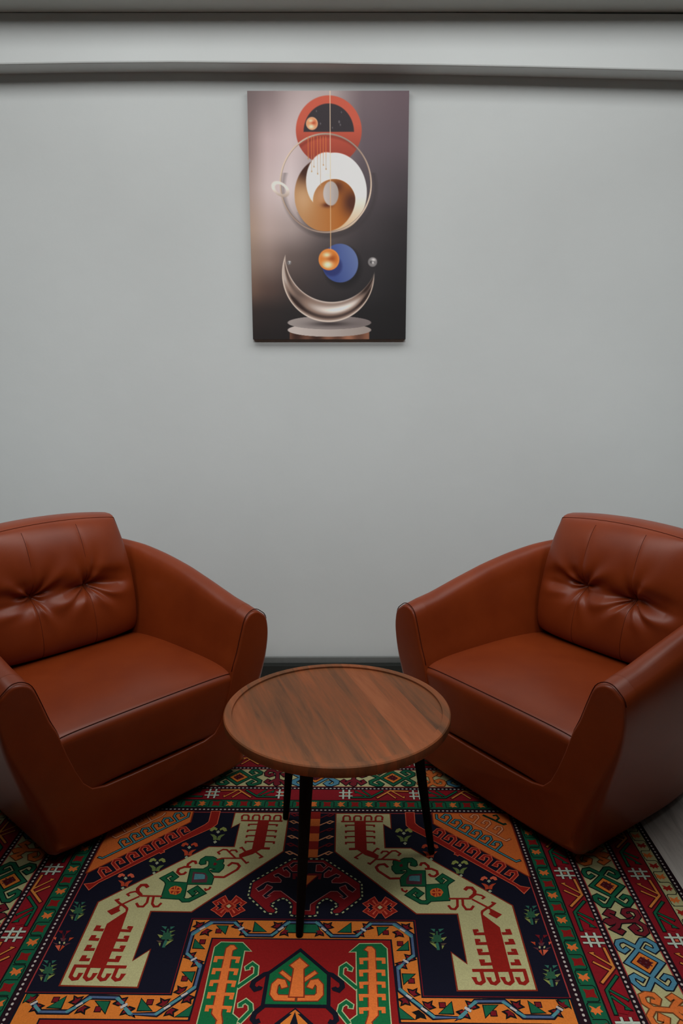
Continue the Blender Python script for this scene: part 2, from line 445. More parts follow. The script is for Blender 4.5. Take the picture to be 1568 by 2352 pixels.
('p','green2',0,5,[349,-257,349,-287,319,-287],('black',2.5)),
('p','green2',0,5,[419,-265,450,-264,419,-295],('black',2.5)),
('p','green2',0,5,[522,-253,552,-282,522,-283],('black',2.5)),
('p','green2',0,5,[591,-248,612,-246,612,-269],('black',2.5)),
('p','maroon',0,5,[205,-56,217,-56,217,-44,205,-44],('black',2)),
('p','maroon',0,5,[239,-92,251,-92,251,-80,239,-80],('black',2)),
('p','maroon',0,5,[258,-205,270,-205,270,-193,258,-193],('black',2)),
('p','maroon',0,5,[322,-271,334,-271,334,-259,322,-259],('black',2)),
('p','maroon',0,5,[432,-291,444,-291,444,-279,432,-279],('black',2)),
('p','maroon',0,5,[536,-267,548,-267,548,-255,536,-255],('black',2)),
('p','green3',0,4,[121,-114,145,-88,198,-87,211,-103,209,-254,210,-314,125,-315,123,-306,138,-293,137,-113],('sage2',2.5)),
('p','orange2',0,6,[157,-107,165,-97,174,-97,182,-107,183,-293,165,-314,157,-314,163,-293,166,-113],('rust',2.5)),
('s','orange2',9,6,[167,-136,148,-137,149,-152],None),
('s','orange2',9,6,[183,-136,202,-136,202,-150],None),
('s','orange2',9,6,[166,-172,147,-173,148,-188],None),
('s','orange2',9,6,[182,-172,200,-172,200,-186],None),
('s','orange2',9,6,[165,-207,147,-208,148,-222],None),
('s','orange2',9,6,[181,-206,199,-207,199,-220],None),
('s','orange2',9,6,[164,-242,146,-242,147,-256],None),
('s','orange2',9,6,[180,-241,198,-241,198,-254],None),
('s','orange2',9,6,[164,-277,146,-278,147,-290],None),
('s','orange2',9,6,[178,-276,196,-276,196,-288],None),
('s','green3',9,4,[138,-222,100,-184,101,-162,112,-153,123,-164,121,-171],('sage2',2.5)),
('s','green3',9,4,[120,-315,98,-284,101,-269,113,-259,124,-268,123,-275],('sage2',2.5)),
('p','green3',0,4,[125,-313,210,-312,212,-480,125,-480],('sage2',2.5)),
('p','orange2',0,6,[157,-312,169,-312,171,-480,155,-480],('rust',2.5)),
('s','orange2',9,6,[157,-330,135,-330,137,-343],None),
('s','orange2',9,6,[165,-330,189,-330,189,-343],None),
('s','orange2',9,6,[157,-360,135,-360,137,-373],None),
('s','orange2',9,6,[165,-360,189,-360,189,-373],None),
('s','orange2',9,6,[157,-390,135,-390,137,-403],None),
('s','orange2',9,6,[165,-390,189,-390,189,-403],None),
('s','orange2',9,6,[157,-420,135,-420,137,-433],None),
('s','orange2',9,6,[165,-420,189,-420,189,-433],None),
('s','orange2',9,6,[157,-450,135,-450,137,-463],None),
('s','orange2',9,6,[165,-450,189,-450,189,-463],None),
('s','green3',9,5,[330,-394,330,-366,344,-354,358,-364,350,-376],('sage2',2.5)),
('s','green3',9,5,[324,-400,296,-400,284,-386,294,-372,306,-380],('sage2',2.5)),
('s','green3',9,5,[330,-406,330,-434,316,-446,302,-436,310,-424],('sage2',2.5)),
('s','green3',9,5,[336,-400,364,-400,376,-414,366,-428,354,-420],('sage2',2.5)),
('p','amber',0,7,[316,-400,330,-386,344,-400,330,-414],('night',3)),
('s','green3',9,5,[480,-394,480,-366,494,-354,508,-364,500,-376],('sage2',2.5)),
('s','green3',9,5,[474,-400,446,-400,434,-386,444,-372,456,-380],('sage2',2.5)),
('s','green3',9,5,[480,-406,480,-434,466,-446,452,-436,460,-424],('sage2',2.5)),
('s','green3',9,5,[486,-400,514,-400,526,-414,516,-428,504,-420],('sage2',2.5)),
('p','amber',0,7,[466,-400,480,-386,494,-400,480,-414],('night',3)),
('Pm','green3',0,5,[0,-116,67,-184,69,-267,-69,-267,-67,-184],('night',9)),
('Pm','orange2',0,8,[0,-136,21,-158,11,-168,16,-247,-16,-247,-11,-168,-21,-158],('rust',3)),
('s','orange2',9,7,[14,-201,41,-177],('rust',2.5)),
('s','orange2',14,7,[3,-251,45,-250,53,-239,52,-215,44,-205,35,-207,29,-222],('rust',2.5)),
('s','night',12,5,[69,-181,79,-184,102,-205,104,-218,96,-228,86,-224,84,-219],None),
('s','night',12,5,[68,-268,89,-291,92,-306,85,-314,75,-309],None),
('Pm','night',0,5,[0,-276,42,-316,102,-480,-102,-480,-42,-316],None),
('Pm','amber',0,6,[0,-281,12,-292,6,-292,29,-316,99,-480,74,-480,9,-319,0,-286,-9,-319,-74,-480,-99,-480,-29,-316,-6,-292,-12,-292],None),
]
MOT={
'arrow':[('s','gold',6,6,[19,-25,22,-87,-21,-132],('dkred',3)),
('s','gold',5,6,[-11,-42,-19,-43,20,-81],('dkred',2)),
('s','gold',5,6,[-22,-70,11,-96],('dkred',2)),
('s','green2',6,6,[21,-111,-17,-153,-18,-217],('black',2.5)),
('s','green2',5,6,[-10,-152,23,-179],('black',2)),
('s','green2',6,6,[-12,-168,17,-203,8,-201],('black',2.5)),
('p','crim2',0,5,[18,-120,19,-202,8,-217,-13,-212,-9,-152],None)],
'dia':[('p','X',0,6,[-48,0,0,48,49,0,2,-46],('O',3)),
('p','amber',0,8,[-30,1,0,31,30,1,0,-31],('O',3)),
('p','dkred',0,9,[-18,3,-2,19,19,0,0,-20],None),
('s','X',10,6,[0,48,-25,71,-40,67,-46,56,-44,42,-36,35,-23,45],('O',3)),
('s','X',11,6,[0,48,21,73,32,74,47,59,47,44,38,37,22,51],('O',3)),
('s','X',11,6,[2,-46,-21,-76,-35,-75,-47,-56,-46,-43,-37,-38,-22,-52],('O',3)),
('s','X',10,6,[2,-46,22,-73,32,-74,47,-57,46,-43,35,-38,23,-49],('O',3))],
'tree':[('s','X',11,6,[-47,-2,-30,2,-17,-4,30,0],('O',3)),
('s','X',11,6,[30,0,44,16,43,34,30,40,15,37,9,26,15,16,27,21],('O',3)),
('s','X',11,6,[30,0,46,-19,44,-38,33,-47,18,-42,11,-26,21,-19,26,-31],('O',3)),
('s','X',11,6,[-12,0,-26,15,-37,23,-27,34,-14,26],('O',3)),
('s','X',11,6,[-13,-4,-23,-21,-37,-30,-22,-42,-13,-33],('O',3)),
('p','X',0,6,[-53,-3,-42,7,-29,6,-21,2,-25,-11,-41,-17],('O',3))],
}
# ------------------------------------------------------------------ the room
WY = 3.26; FZ = -.007; CZ = 2.738; XL, XR = -2.6, 2.6
tag(mesh_obj('floor', *box(XL, XR, -1.2, WY+.1, FZ-.05, FZ), M['floor'], smooth=False), kind='structure')
tag(mesh_obj('wall_back', *box(XL, XR, WY, WY+.1, FZ, 3.08), M['wall'], smooth=False), kind='structure')
tag(mesh_obj('ceiling', *box(XL, XR, -1.2, WY, 3.02, 3.08), M['ceil'], smooth=False), kind='structure')
tag(mesh_obj('trim_3', *box(XL, XR, WY-.245, WY, CZ+.004, 3.02), M['ceil'], smooth=False), kind='structure')
# the beam along the top of the wall: its lower edge sags and wanders a little
bx = [(XL,2.545), (-1.32,2.5588), (-.98,2.5640), (-.64,2.5660), (-.31,2.5630), (-.05,2.5612), (.05,2.5590), (.37,2.5545), (.71,2.548), (1.05,2.540), (1.34,2.5333), (XR,2.505)]
cz = [CZ+.002 - .007*max(0, min(1, (x-.2)/1.3)) for x, z in bx]
BY = WY-.10
V = []; F = []
for (x, z), c in zip(bx, cz):
    r = .006
    V += [(x, WY, z+.0015), (x, BY+r, z), (x, BY+.3*r, z+.3*r), (x, BY, z+r), (x, BY, c-.001), (x, BY+.001, c), (x, WY, c)]
n = 7
for i in range(len(bx)-1):
    for k in range(n):
        F.append((i*n+k, i*n+(k+1) % n, (i+1)*n+(k+1) % n, (i+1)*n+k))
F.append(tuple(range(n))); F.append(tuple((len(bx)-1)*n+k for k in range(n)))
tag(mesh_obj('trim_1', V, F, M['wall'], smooth=False), kind='structure')
tag(mesh_obj('baseboard_back', *box(XL, XR, WY-.055, WY, FZ, .050), M['skirt'], smooth=False), kind='structure')
tag(mesh_obj('trim_2', *box(XL, XR, WY-.016, WY, .050, .0755), M['cap'], smooth=False), kind='structure')

# ------------------------------------------------------------------ the rug
RP = (-.0655, 3.879, -.015)             # origin and turn of the rug on the floor
COL = dict(cream=(172,168,122), rust=(120,38,20), red=(134,26,18), dkgreen=(10,44,28), green=(16,84,52), maroon=(104,16,26), plum=(84,44,52), teal=(72,126,132),
  orange=(196,98,42), red8=(150,30,20), peach=(206,140,100), coral=(196,88,62), olive=(128,136,72), olive2=(96,112,62), rust2=(166,62,36), sage=(150,156,130),
  teal2=(46,96,82), dkgreen2=(38,80,58), plum2=(76,60,52), maroonr=(116,16,22), night=(14,15,28), pink=(176,110,104), black=(12,12,14), amber=(196,110,42), crimson=(128,20,20),
  blue=(70,88,120), green2=(18,86,58), green3=(14,92,52), orange2=(206,106,48), sage2=(164,172,128), gold=(196,122,54), dkred=(70,10,16), crim2=(132,16,28), navy=(13,14,30),
  strip=(30,10,20), redline=(150,50,50), white=(176,168,162), whiteg=(176,188,172), band=(124,20,30), skyblue=(72,124,146), dkline=(10,14,16), hook=(104,24,34), brown=(110,62,30))
class Flat:
    """flat coloured shapes laid on the rug, a hair above one another, all in ONE mesh"""
    def __init__(s): s.v = []; s.f = []; s.c = []; s.n = 0; s.in_stroke = False
    def poly(s, pts, col, L):
        q = [pts[0]]
        for a in pts[1:]:
            if abs(a[0]-q[-1][0])+abs(a[1]-q[-1][1]) > .05: q.append(a)
        if len(q) > 2 and abs(q[0][0]-q[-1][0])+abs(q[0][1]-q[-1][1]) < .05: q.pop()
        if len(q) < 3: return
        A = sum(q[i][0]*q[(i+1) % len(q)][1]-q[(i+1) % len(q)][0]*q[i][1] for i in range(len(q)))
        if A < 0: q = q[::-1]
        if not s.in_stroke: s.n += 1
        o = len(s.v); s.v += [(x/1000, y/1000-2.2, L*.00022+(s.n % 23)*.0000045) for x, y in q]
        s.f.append(tuple(range(o, o+len(q)))); s.c.append(COL[col])
    def stroke(s, pts, w, col, L, closed=False):
        P = [Vector(p) for p in pts]; n = len(P)
        if n < 2: return
        Ls = []; Rs = []
        for i in range(n):
            a = P[i-1] if (i > 0 or closed) else None
            b = P[(i+1) % n] if (i < n-1 or closed) else None
            d1 = (P[i]-a).normalized() if a is not None and (P[i]-a).length > 1e-6 else None
            d2 = (b-P[i]).normalized() if b is not None and (b-P[i]).length > 1e-6 else None
            if d1 is None: d1 = d2
            if d2 is None: d2 = d1
            n1 = Vector((-d1.y, d1.x)); n2 = Vector((-d2.y, d2.x)); m = (n1+n2)
            m = m.normalized() if m.length > 1e-4 else n1
            k = min(1/max(m.dot(n1), .2), 1.7)
            Ls.append(P[i]+m*w/2*k); Rs.append(P[i]-m*w/2*k)
        s.n += 1; s.in_stroke = True
        for i in range(n if closed else n-1):
            j = (i+1) % n
            s.poly([tuple(Ls[i]), tuple(Ls[j]), tuple(Rs[j]), tuple(Rs[i])], col, L)
        s.in_stroke = False
R = Flat()
VC = -480                                 # the rug repeats upside down beyond this line
def both(f):
    return lambda p: p
def xf_all(pts, mirror_u=True, mirror_v=True):
    out = [pts]
    if mirror_u: out += [[(-x, y) for x, y in pts]]
    if mirror_v: out += [[(x, 2*VC-y) for x, y in q] for q in list(out)]
    return out
def emit(item, colmap={}, variants=None):
    k, col, w, L, pp, o = item
    col = colmap.get(col, col)
    if o: o = (colmap.get(o[0], o[0]), o[1])
    pts = [(pp[i], pp[i+1]) for i in range(0, len(pp), 2)]
    for q in (variants(pts) if variants else xf_all(pts, k not in ('Pm', 'Cm', 'D'))):
        if k in ('p', 'Pm'):
            if o: R.stroke(q, o[1]*2, o[0], L-.5, True)
            R.poly(q, col, L)
        elif k in ('s', 'c', 'Cm'):
            cl = k != 's'
            if o:
                e = q
                if not cl:            # run the outline past the ends
                    a = Vector(q[0]); b = Vector(q[1]); d = (a-b).normalized()*o[1] if (a-b).length else Vector((0, 0))
                    a2 = Vector(q[-1]); b2 = Vector(q[-2]); d2 = (a2-b2).normalized()*o[1] if (a2-b2).length else Vector((0, 0))
                    e = [tuple(a+d)]+q[1:-1]+[tuple(a2+d2)]
                R.stroke(e, w+2*o[1], o[0], L-.5, cl)
            R.stroke(q, w, col, L, cl)
        elif k == 'D':                # dotted outline
            for i in range(len(q)-1):
                a = Vector(q[i]); b = Vector(q[i+1]); d = b-a; n = max(1, round(d.length/16)); t = d.normalized()
                R.stroke([tuple(a), tuple(b)], 11, 'night', L-.5)
                for j in range(n):
                    m = a+d*(j+.5)/n; R.stroke([tuple(m-t*3.8), tuple(m+t*3.8)], 4.4, 'sage2', L)
        elif k == 'X':                # the four-winged star over the winding ribbon
            x, y = q[0]
            for sx in (1, -1):
                g = lambda *a: [(x+sx*a[i], y+a[i+1]*sx*(1 if (x > 0) else -1)) for i in range(0, len(a), 2)]
                R.poly(g(0, 12, -3, 24, 10, 20, 22, 26, 19, 14, 28, 6, 12, 0), 'black', L-2.4)
                R.poly(g(3, 12, 2, 19, 10, 15, 17, 20, 14, 12, 20, 6, 10, 3), col, L-2)
            d = 5*(1 if x > 0 else -1)
            R.stroke([(x-6, y+d), (x+6, y-d)], 6, 'white', L)
for it in RUG: emit(it)

# ground and borders
HU, VT = 618, 457
VB = 2*VC-VT
R.poly([(-1029, VT+411), (1029, VT+411), (1029, VB-411), (-1029, VB-411)], 'strip', 0)
R.poly([(-HU, VT+8), (HU, VT+8), (HU, VB-8), (-HU, VB-8)], 'navy', .6)
def frame(w0, w1, col, L):
    A = [(HU+w0, VT+w0), (HU+w1, VT+w1), (-HU-w1, VT+w1), (-HU-w0, VT+w0)]
    B = [(HU+w0, VT+w0), (HU+w1, VT+w1), (HU+w1, VB-w1), (HU+w0, VB-w0)]
    for q in (A, [(x, 2*VC-y) for x, y in A], B, [(-x, y) for x, y in B]): R.poly(q, col, L)
for w0, w1, c in ((0, 3, 'redline'), (27, 29, 'dkline'), (29, 70, 'green2'), (70, 74, 'dkline'), (74, 135, 'band'), (135, 138, 'dkline'), (152, 155, 'redline'), (155, 259, 'cream'),
                  (259, 262, 'redline'), (278, 351, 'band'), (351, 354, 'dkline'), (354, 390, 'cream'), (390, 393, 'dkline')):
    frame(w0, w1, c, 1)
def side(pts):                             # (across, along) -> the two long sides
    a = [(HU+w, s) for w, s in pts]
    return xf_all(a) if False else [a, [(-x, y) for x, y in a]]
def topb(pts):                             # -> the two ends
    a = [(s, VT+w) for w, s in pts]
    return xf_all(a)
def rect(w, s, dw, ds, c, L, v):
    q = [(w-dw, s-ds), (w+dw, s-ds), (w+dw, s+ds), (w-dw, s+ds)]
    for p in v(q): R.poly(p, c, L)
def shp(w, s, rel, c, L, v):
    q = [(w+a, s+b) for a, b in rel]
    for p in v(q): R.poly(p, c, L)
def span(v, step, start):
    lo, hi = (VB+8, VT-8) if v is side else (8, HU-8)
    s = start
    while s-step > lo: s -= step
    while s < hi:
        yield s; s += step
# dots
for w, sz in ((17, 1), (142, 1), (269, 1), (399, .9)):
    for v in (side, topb):
        lo, hi = (VB-w, VT+w) if v is side else (0, HU+w)
        s = lo
        while s < hi:
            shp(w, s, [(-2.9*sz,-1.6),(-1.4*sz,-3.6),(1.4*sz,-3.6),(2.9*sz,-1.6),(2.9*sz,1.6),(1.4*sz,3.6),(-1.4*sz,3.6),(-2.9*sz,1.6)], 'white', 2, v); s += 13.5
FL = [(-13, 12), (-6, 9), (0, 4), (6, 9), (13, 12), (9, 4), (14, -4), (7, -6), (6, -13), (0, -6), (-6, -13), (-8, -6), (-14, -4), (-9, 4)]
SQ = [(-13, 12), (0, 9), (13, 13), (11, 0), (14, -13), (0, -10), (-13, -13), (-10, 0)]
for v, st0 in ((side, 0), (topb, 0)):
    for i, s in enumerate(span(v, 45.5, -1 if v is side else 0)):
        odd = round((s-(-1 if v is side else 0))/45.5) % 2
        # green guard: little blossoms in a winding dark line
        shp(49.5, s, FL if odd == 0 else SQ, 'orange2' if odd == 0 else 'crimson', 3, v)
        for q in v([(33, s+22), (62, s+22), (66, s+17), (66, s-17), (62, s-22), (36, s-22)] if odd else [(66, s+20), (37, s+20), (33, s+15), (33, s-15), (36, s-20)]):
            R.stroke(q, 2.4, 'dkline', 2.5)
    for i, s in enumerate(span(v, 46, 30 if v is side else 0)):
        odd = i % 2
        shp(371, s, FL, 'orange2' if odd == 0 else 'red8', 3, v)
        for q in v([(357, s+23), (384, s+23), (388, s+18), (388, s-18), (384, s-23)] if odd else [(386, s+21), (361, s+21), (357, s+16), (357, s-16), (361, s-21)]):
            R.stroke(q, 2.4, 'dkline', 2.5)
def lattice(w, s, v):
    for a, b in ((0, 0), (-9, 9), (9, 9), (-9, -9), (9, -9), (0, 14), (0, -14), (14, 0), (-14, 0)):
        shp(w+a, s+b, [(-3.2, 0), (0, 3.2), (3.2, 0), (0, -3.2)], 'plum', 10, v)
def hashm(w, s, v):
    for d in (-10, 10):
        for a in ([(w-27, s+d), (w+27, s+d)], [(w+d, s-24), (w+d, s+24)]):
            for q in v(a): R.stroke(q, 10, 'dkred', 3.5); R.stroke(q, 6, 'whiteg', 4.5)
    rect(w, s, 4, 4, 'coral', 5, v)
def motif(name, w, s, v, colmap={}, flip=False):
    for k, c, wd, L, pp, o in MOT[name]:
        q = []
        for i in range(0, len(pp), 2):
            q += [w+(-pp[i] if flip else pp[i]), s+pp[i+1]]
        emit((k, c, wd, L, q, o), colmap, v)
for v, ss in ((side, [179+247*k for k in range(-6, 2)]), (topb, [107, 341, 588])):
    for s in ss:
        if v is side and s > VT: continue
        for w in (107, 315):
            hashm(w, s, v)
            if s-247 > -400 or v is side:
                if not (v is topb and s < 150): motif('arrow', w, s, v)
CM = [dict(X='green2', O='black'), dict(X='skyblue', O='night'), dict(X='hook', O='black'), dict(X='orange2', O='brown')]
for i, s in enumerate([127-267*k for k in range(-1, 7)]):
    if VB < s < VT: motif('dia', 207, s, side, CM[1] if i % 2 == 0 else CM[0]); lattice(211, s, side)
for i, s in enumerate([-2+267*k for k in (1, 0, -1, -2, -3, -4)]):
    motif('tree', 207, s, side, CM[3] if i % 2 == 0 else CM[2], flip=(i % 2 == 0))
for s, c in ((0, 1), (267, 0), (534, 1)): motif('dia', 207, s, topb, CM[c]); lattice(211, s, topb)
for s, c in ((135, 2), (402, 3)): motif('tree', 207, s, topb, CM[c], flip=(c == 3))

def build_rug():
    v = R.v; f = R.f
    # the pile's body under the pattern
    o = len(v); t = .007
    x0, x1, y0, y1 = -1.029, 1.029, (VB-411)/1000-2.2, (VT+411)/1000-2.2
    v = v+[(x0,y0,-.0002),(x1,y0,-.0002),(x1,y1,-.0002),(x0,y1,-.0002),(x0,y0,-t),(x1,y0,-t),(x1,y1,-t),(x0,y1,-t)]
    f = f+[(o,o+4,o+5,o+1),(o+1,o+5,o+6,o+2),(o+2,o+6,o+7,o+3),(o+3,o+7,o+4,o),(o+7,o+6,o+5,o+4)]
    cols = R.c+[COL['strip']]*5
    me = bpy.data.meshes.new('patterned_rug'); me.from_pydata(v, [], f); me.update()
    ca = me.color_attributes.new('Col', 'FLOAT_COLOR', 'CORNER')
    arr = np.ones((len(me.loops), 4), np.float32)
    for p, c in zip(me.polygons, cols):
        arr[p.loop_start:p.loop_start+p.loop_total, :3] = lin(c)
    ca.data.foreach_set('color', arr.ravel())
    me.materials.append(attr_mat('woven_wool', .9, .12, True))
    ob = bpy.data.objects.new('patterned_rug', me); C.objects.link(ob)
    ob.location = (RP[0], RP[1], 0); ob.rotation_euler = (0, 0, RP[2])
    return ob
COL['red'] = (138,28,18)
rug = build_rug()
tag(rug, 'large red, navy and cream rug with geometric tribal motifs under the table and chairs', 'rug')

# ------------------------------------------------------------------ armchairs
SEC = [(.044,.568),(.022,.5815),(-.004,.580),(-.030,.560),(-.050,.508),(-.070,.447),(-.093,.387),(-.104,.30),(-.106,.15),(-.106,.036),
       (-.07,.03),(-.055,.03),(-.043,.038),(-.030,.10),(.001,.20),(.033,.30),(.057,.38),(.069,.45),(.071,.505),(.063,.548)]
PATH = [(.40,.050),(.40,.15),(.40,.30),(.398,.43),(.388,.55),(.366,.66),(.325,.75),(.262,.81),(.18,.843),(.09,.855),(0,.858)]
ZTOP = [(0,.5905),(.07,.603),(.19,.635),(.32,.667),(.45,.693),(.57,.714),(.70,.732),(.85,.748),(1.2,.755),(3,.755)]
def interp(tab, x):
    for (a, b), (c, d) in zip(tab, tab[1:]):
        if x <= c: return b+(d-b)*max(0, (x-a))/(c-a)
    return tab[-1][1]
def section(ztop):
    out = []
    for d, z in SEC:
        out.append((d, z if z <= .38 else .38+(z-.38)*(ztop-.38)/(.583-.38)))
    return out
def make_shell():
    half = catmull(PATH, 6)
    path = half+[np.array((-p[0], p[1])) for p in reversed(half[:-1])]
    n = len(path); V = []; F = []; L = 0; per = []
    dist = [0]
    for a, b in zip(path, path[1:]): dist.append(dist[-1]+np.linalg.norm(b-a))
    tot = dist[-1]
    for i, q in enumerate(path):
        a = path[max(0, i-1)]; b = path[min(n-1, i+1)]
        t = (b-a)/np.linalg.norm(b-a)
        nrm = np.array((t[1], -t[0]))
        if i in (0, n-1): nrm = np.array((1 if i == 0 else -1, 0.))
        sec = catmull(section(interp(ZTOP, min(dist[i], tot-dist[i]))), 3, True)
        k = len(sec)
        for d, z in sec: V.append((q[0]+nrm[0]*d, q[1]+nrm[1]*d, z))
    for i in range(n-1):
        for j in range(k):
            F.append((i*k+j, i*k+(j+1) % k, (i+1)*k+(j+1) % k, (i+1)*k+j))
    return V, F
def front_outline():
    sec = catmull(section(.583), 3, True); m = len(sec)
    # walk from the outer bottom up over the arm to the inner edge
    idx = [i for i, (d, z) in enumerate(sec)]
    start = 3*12; end = 3*6
    arm = []
    i = start
    while True:
        arm.append((.40+sec[i][0], sec[i][1]))
        if i == end: break
        i = (i+1) % m
    inner = [(.291,.33), (.27,.27), (.248,.222), (.222,.194), (.18,.184), (.09,.182)]
    bot = [(.09,.03), (.2,.03), (.30,.03), (.342,.031)]
    right = bot+arm+inner
    full = [(0,.03)]+right+[(0,.182)]+[(-x, z) for x, z in reversed(right)]
    return full, arm
def make_front():
    full, arm = front_outline()
    P = [Vector(p) for p in full]; n = len(P)
    A = sum(P[i].x*P[(i+1) % n].y-P[(i+1) % n].x*P[i].y for i in range(n))
    N = []
    for i in range(n):
        d1 = (P[i]-P[i-1]).normalized(); d2 = (P[(i+1) % n]-P[i]).normalized(); t = (d1+d2).normalized()
        nn = Vector((t.y, -t.x)) if A > 0 else Vector((-t.y, t.x)); N.append(nn)
    V = []; F = []
    def rad(q):
        x, z = abs(q.x), q.y
        inside = z > .178 and x < interp([(.18,.24),(.222,.262),(.27,.284),(.33,.303),(.385,.318)], z) and z < .40
        if inside: return .003 if z > .215 else .003+.004*max(0, 1-(x/.235)**2)
        if z < .035: return .012
        if x > .40-.0 or z < .5: return interp([(.03,.045),(.25,.034),(.42,.014),(.5,.008),(1,.007)], z) if x > .34 else .010
        return .008
    RR = [rad(q) for q in P]
    RR = [(RR[i-2]+RR[i-1]+RR[i]+RR[(i+1) % n]+RR[(i+2) % n])/5 for i in range(n)]
    ang = [0]+[PI/2*j/6 for j in range(1, 7)]
    for q, nn in zip(P, N): V.append((q.x, .052, q.y))
    for a_ in ang:
        for q, nn, r in zip(P, N, RR):
            ins = r*(1-math.cos(a_)); V.append((q.x-nn.x*ins, -.010+r*(1-math.sin(a_)), q.y-nn.y*ins))
    V = [(x, y, z+(y-.02)*.235*max(0, (z-.38)/.2)) for x, y, z in V]
    rings = [0]+ang
    for i in range(len(rings)-1):
        for j in range(n): F.append((i*n+j, i*n+(j+1) % n, (i+1)*n+(j+1) % n, (i+1)*n+j))
    F.append(tuple((len(rings)-1)*n+j for j in range(n)))
    return V, F, arm
def make_seat():
    prof = [(.60,.20), (.60,.36), (.57,.390), (.40,.400), (.22,.401), (.12,.399), (.06,.394), (.025,.388), (.004,.380), (-.009,.364), (-.0125,.33), (-.0135,.285), (-.0125,.24), (-.0115,.214), (-.005,.195), (.03,.184), (.06,.182), (.3,.182)]
    P = catmull(prof, 4); m = 44
    V = []; F = []
    for y, z in P:
        w = .322 if z > .37 else interp([(.18,.22),(.194,.228),(.222,.254),(.27,.276),(.33,.298),(.37,.322)], z)
        if y > .1: w = .322
        for j in range(m+1):
            s = -1+2*j/m; e = abs(s)**10
            front = max(0, min(1, (.05-y)/.05))
            yy = -.0095+(y+.0095)*(1-s*s) if (z < .365 and y < .03) else (y if y > -.0095 else -.0095+(y+.0095)*(1-s*s))
            V.append((s*w, yy+front*.004*s*s, z-(.006*e if z > .3 else 0)+.007*(1-s*s)*max(0, min(1, (z-.36)/.03))))
    k = m+1
    for i in range(len(P)-1):
        for j in range(m): F.append((i*k+j, i*k+j+1, (i+1)*k+j+1, (i+1)*k+j))
    # seam path along the front edge
    si = min(range(len(P)), key=lambda i: abs(P[i][0]-.004)+abs(P[i][1]-.380)*2)
    seam = [(V[si*k+j][0], V[si*k+j][1]-.0005, V[si*k+j][2]+.0008) for j in range(1, m)]
    return V, F, seam
BX, BZ = .100, .618
def cushion_pt(s, t):
    """front face of the back cushion; s across -1..1, t up -1..1"""
    kk = .17
    X = s*math.sqrt(1-t*t*kk/2*(s*s)**1.5); T = t*math.sqrt(1-s*s*kk/2*(t*t)**1.5)
    u = (T+1)/2
    hw = .300-.020*u+.010*math.sin(PI*u)
    x = X*hw; z = .394+u*(.857-.394)-.010*s*s*(1 if T > 0 else 0)*T
    yb = .560+.092*u**1.2+.035*math.exp(-u/.05)
    es = max(0, 1-abs(s)**3.2); et = max(0, 1-abs(t)**3.2)
    et = max(0, 1-abs(t)**(3.2 if t > 0 else 5))
    B = .062*(es**.5)*(et**.5)+.02*math.exp(-u/.05)*(1-math.exp(-u/.015))*es
    dz = z-BZ
    damp = min(1, 4*(1-abs(s)))*min(1, 4*(1-abs(t)))
    val = .031*math.exp(-((dz+.004)/(.025 if dz < -.004 else .043))**2)*(.50+.50*math.exp(-((abs(x)-BX)/.12)**2))
    pin = 0; wr = 0
    for b in (-BX, BX):
        r = math.hypot(x-b, dz); th = math.atan2(dz, x-b)
        pin += .030*math.exp(-r/.030)
        pin += .0065*math.exp(-abs(x-b)/.007)*math.exp(-abs(dz)/.16)
        fold = math.exp(-(r/.11)**2)*min(1, r/.02)
        wr += .009*fold*math.sin(th*7+1.2*math.sin(3*th+b*20))*(.35+.65*abs(math.cos(th)))
    # long soft folds running out from the buttons to the sides
    out = max(0, abs(x)-BX)
    wr += .0055*math.sin((dz+.25*out)*120)*math.exp(-((dz+.05*out)/.05)**2)*min(1, out/.03)*math.exp(-out/.10)
    y = yb-B+damp*(val+pin+wr)
    return Vector((x, y, z))
def make_cushion():
    nu, nv = 150, 130
    V = []; F = []
    for j in range(nv+1):
        for i in range(nu+1): V.append(cushion_pt(-1+2*i/nu, -1+2*j/nv))
    k = nu+1
    for j in range(nv):
        for i in range(nu): F.append((j*k+i, j*k+i+1, (j+1)*k+i+1, (j+1)*k+i))
    loop = [i for i in range(k)]+[j*k+nu for j in range(1, nv+1)]+[nv*k+i for i in range(nu-1, -1, -1)]+[j*k for j in range(nv-1, 0, -1)]
    edge = [V[i].copy() for i in loop]
    c = Vector((0, 0, .62)); prev = loop
    for off, dy in ((.006,.012), (.011,.035), (.012,.07), (.006,.10), (-.006,.115)):
        base = len(V); cur = []
        for q in edge:
            d = Vector((q.x*.55, 0, q.z-c.z)).normalized(); f = .10 if q.z < .5 else 1
            V.append(Vector((q.x+d.x*off, q.y+dy*(1-.35*(q.z < .42)), max(.389, q.z+d.z*off*f)))); cur.append(base+len(cur))
        n = len(loop)
        for a in range(n): F.append((prev[a], prev[(a+1) % n], cur[(a+1) % n], cur[a]))
        prev = cur
    F.append(tuple(prev))
    piping = edge
    seams = []
    for b in (-BX, BX):
        line = []
        for j in range(4, nv-3):
            t = -1+2*j/nv
            # find s with x = b
            lo, hi = -1, 1
            for _ in range(30):
                md = (lo+hi)/2
                if cushion_pt(md, t).x < b: lo = md
                else: hi = md
            q = cushion_pt(lo, t); line.append(Vector((q.x, q.y+.0002, q.z)))
        seams.append(line)
    return V, F, piping, seams

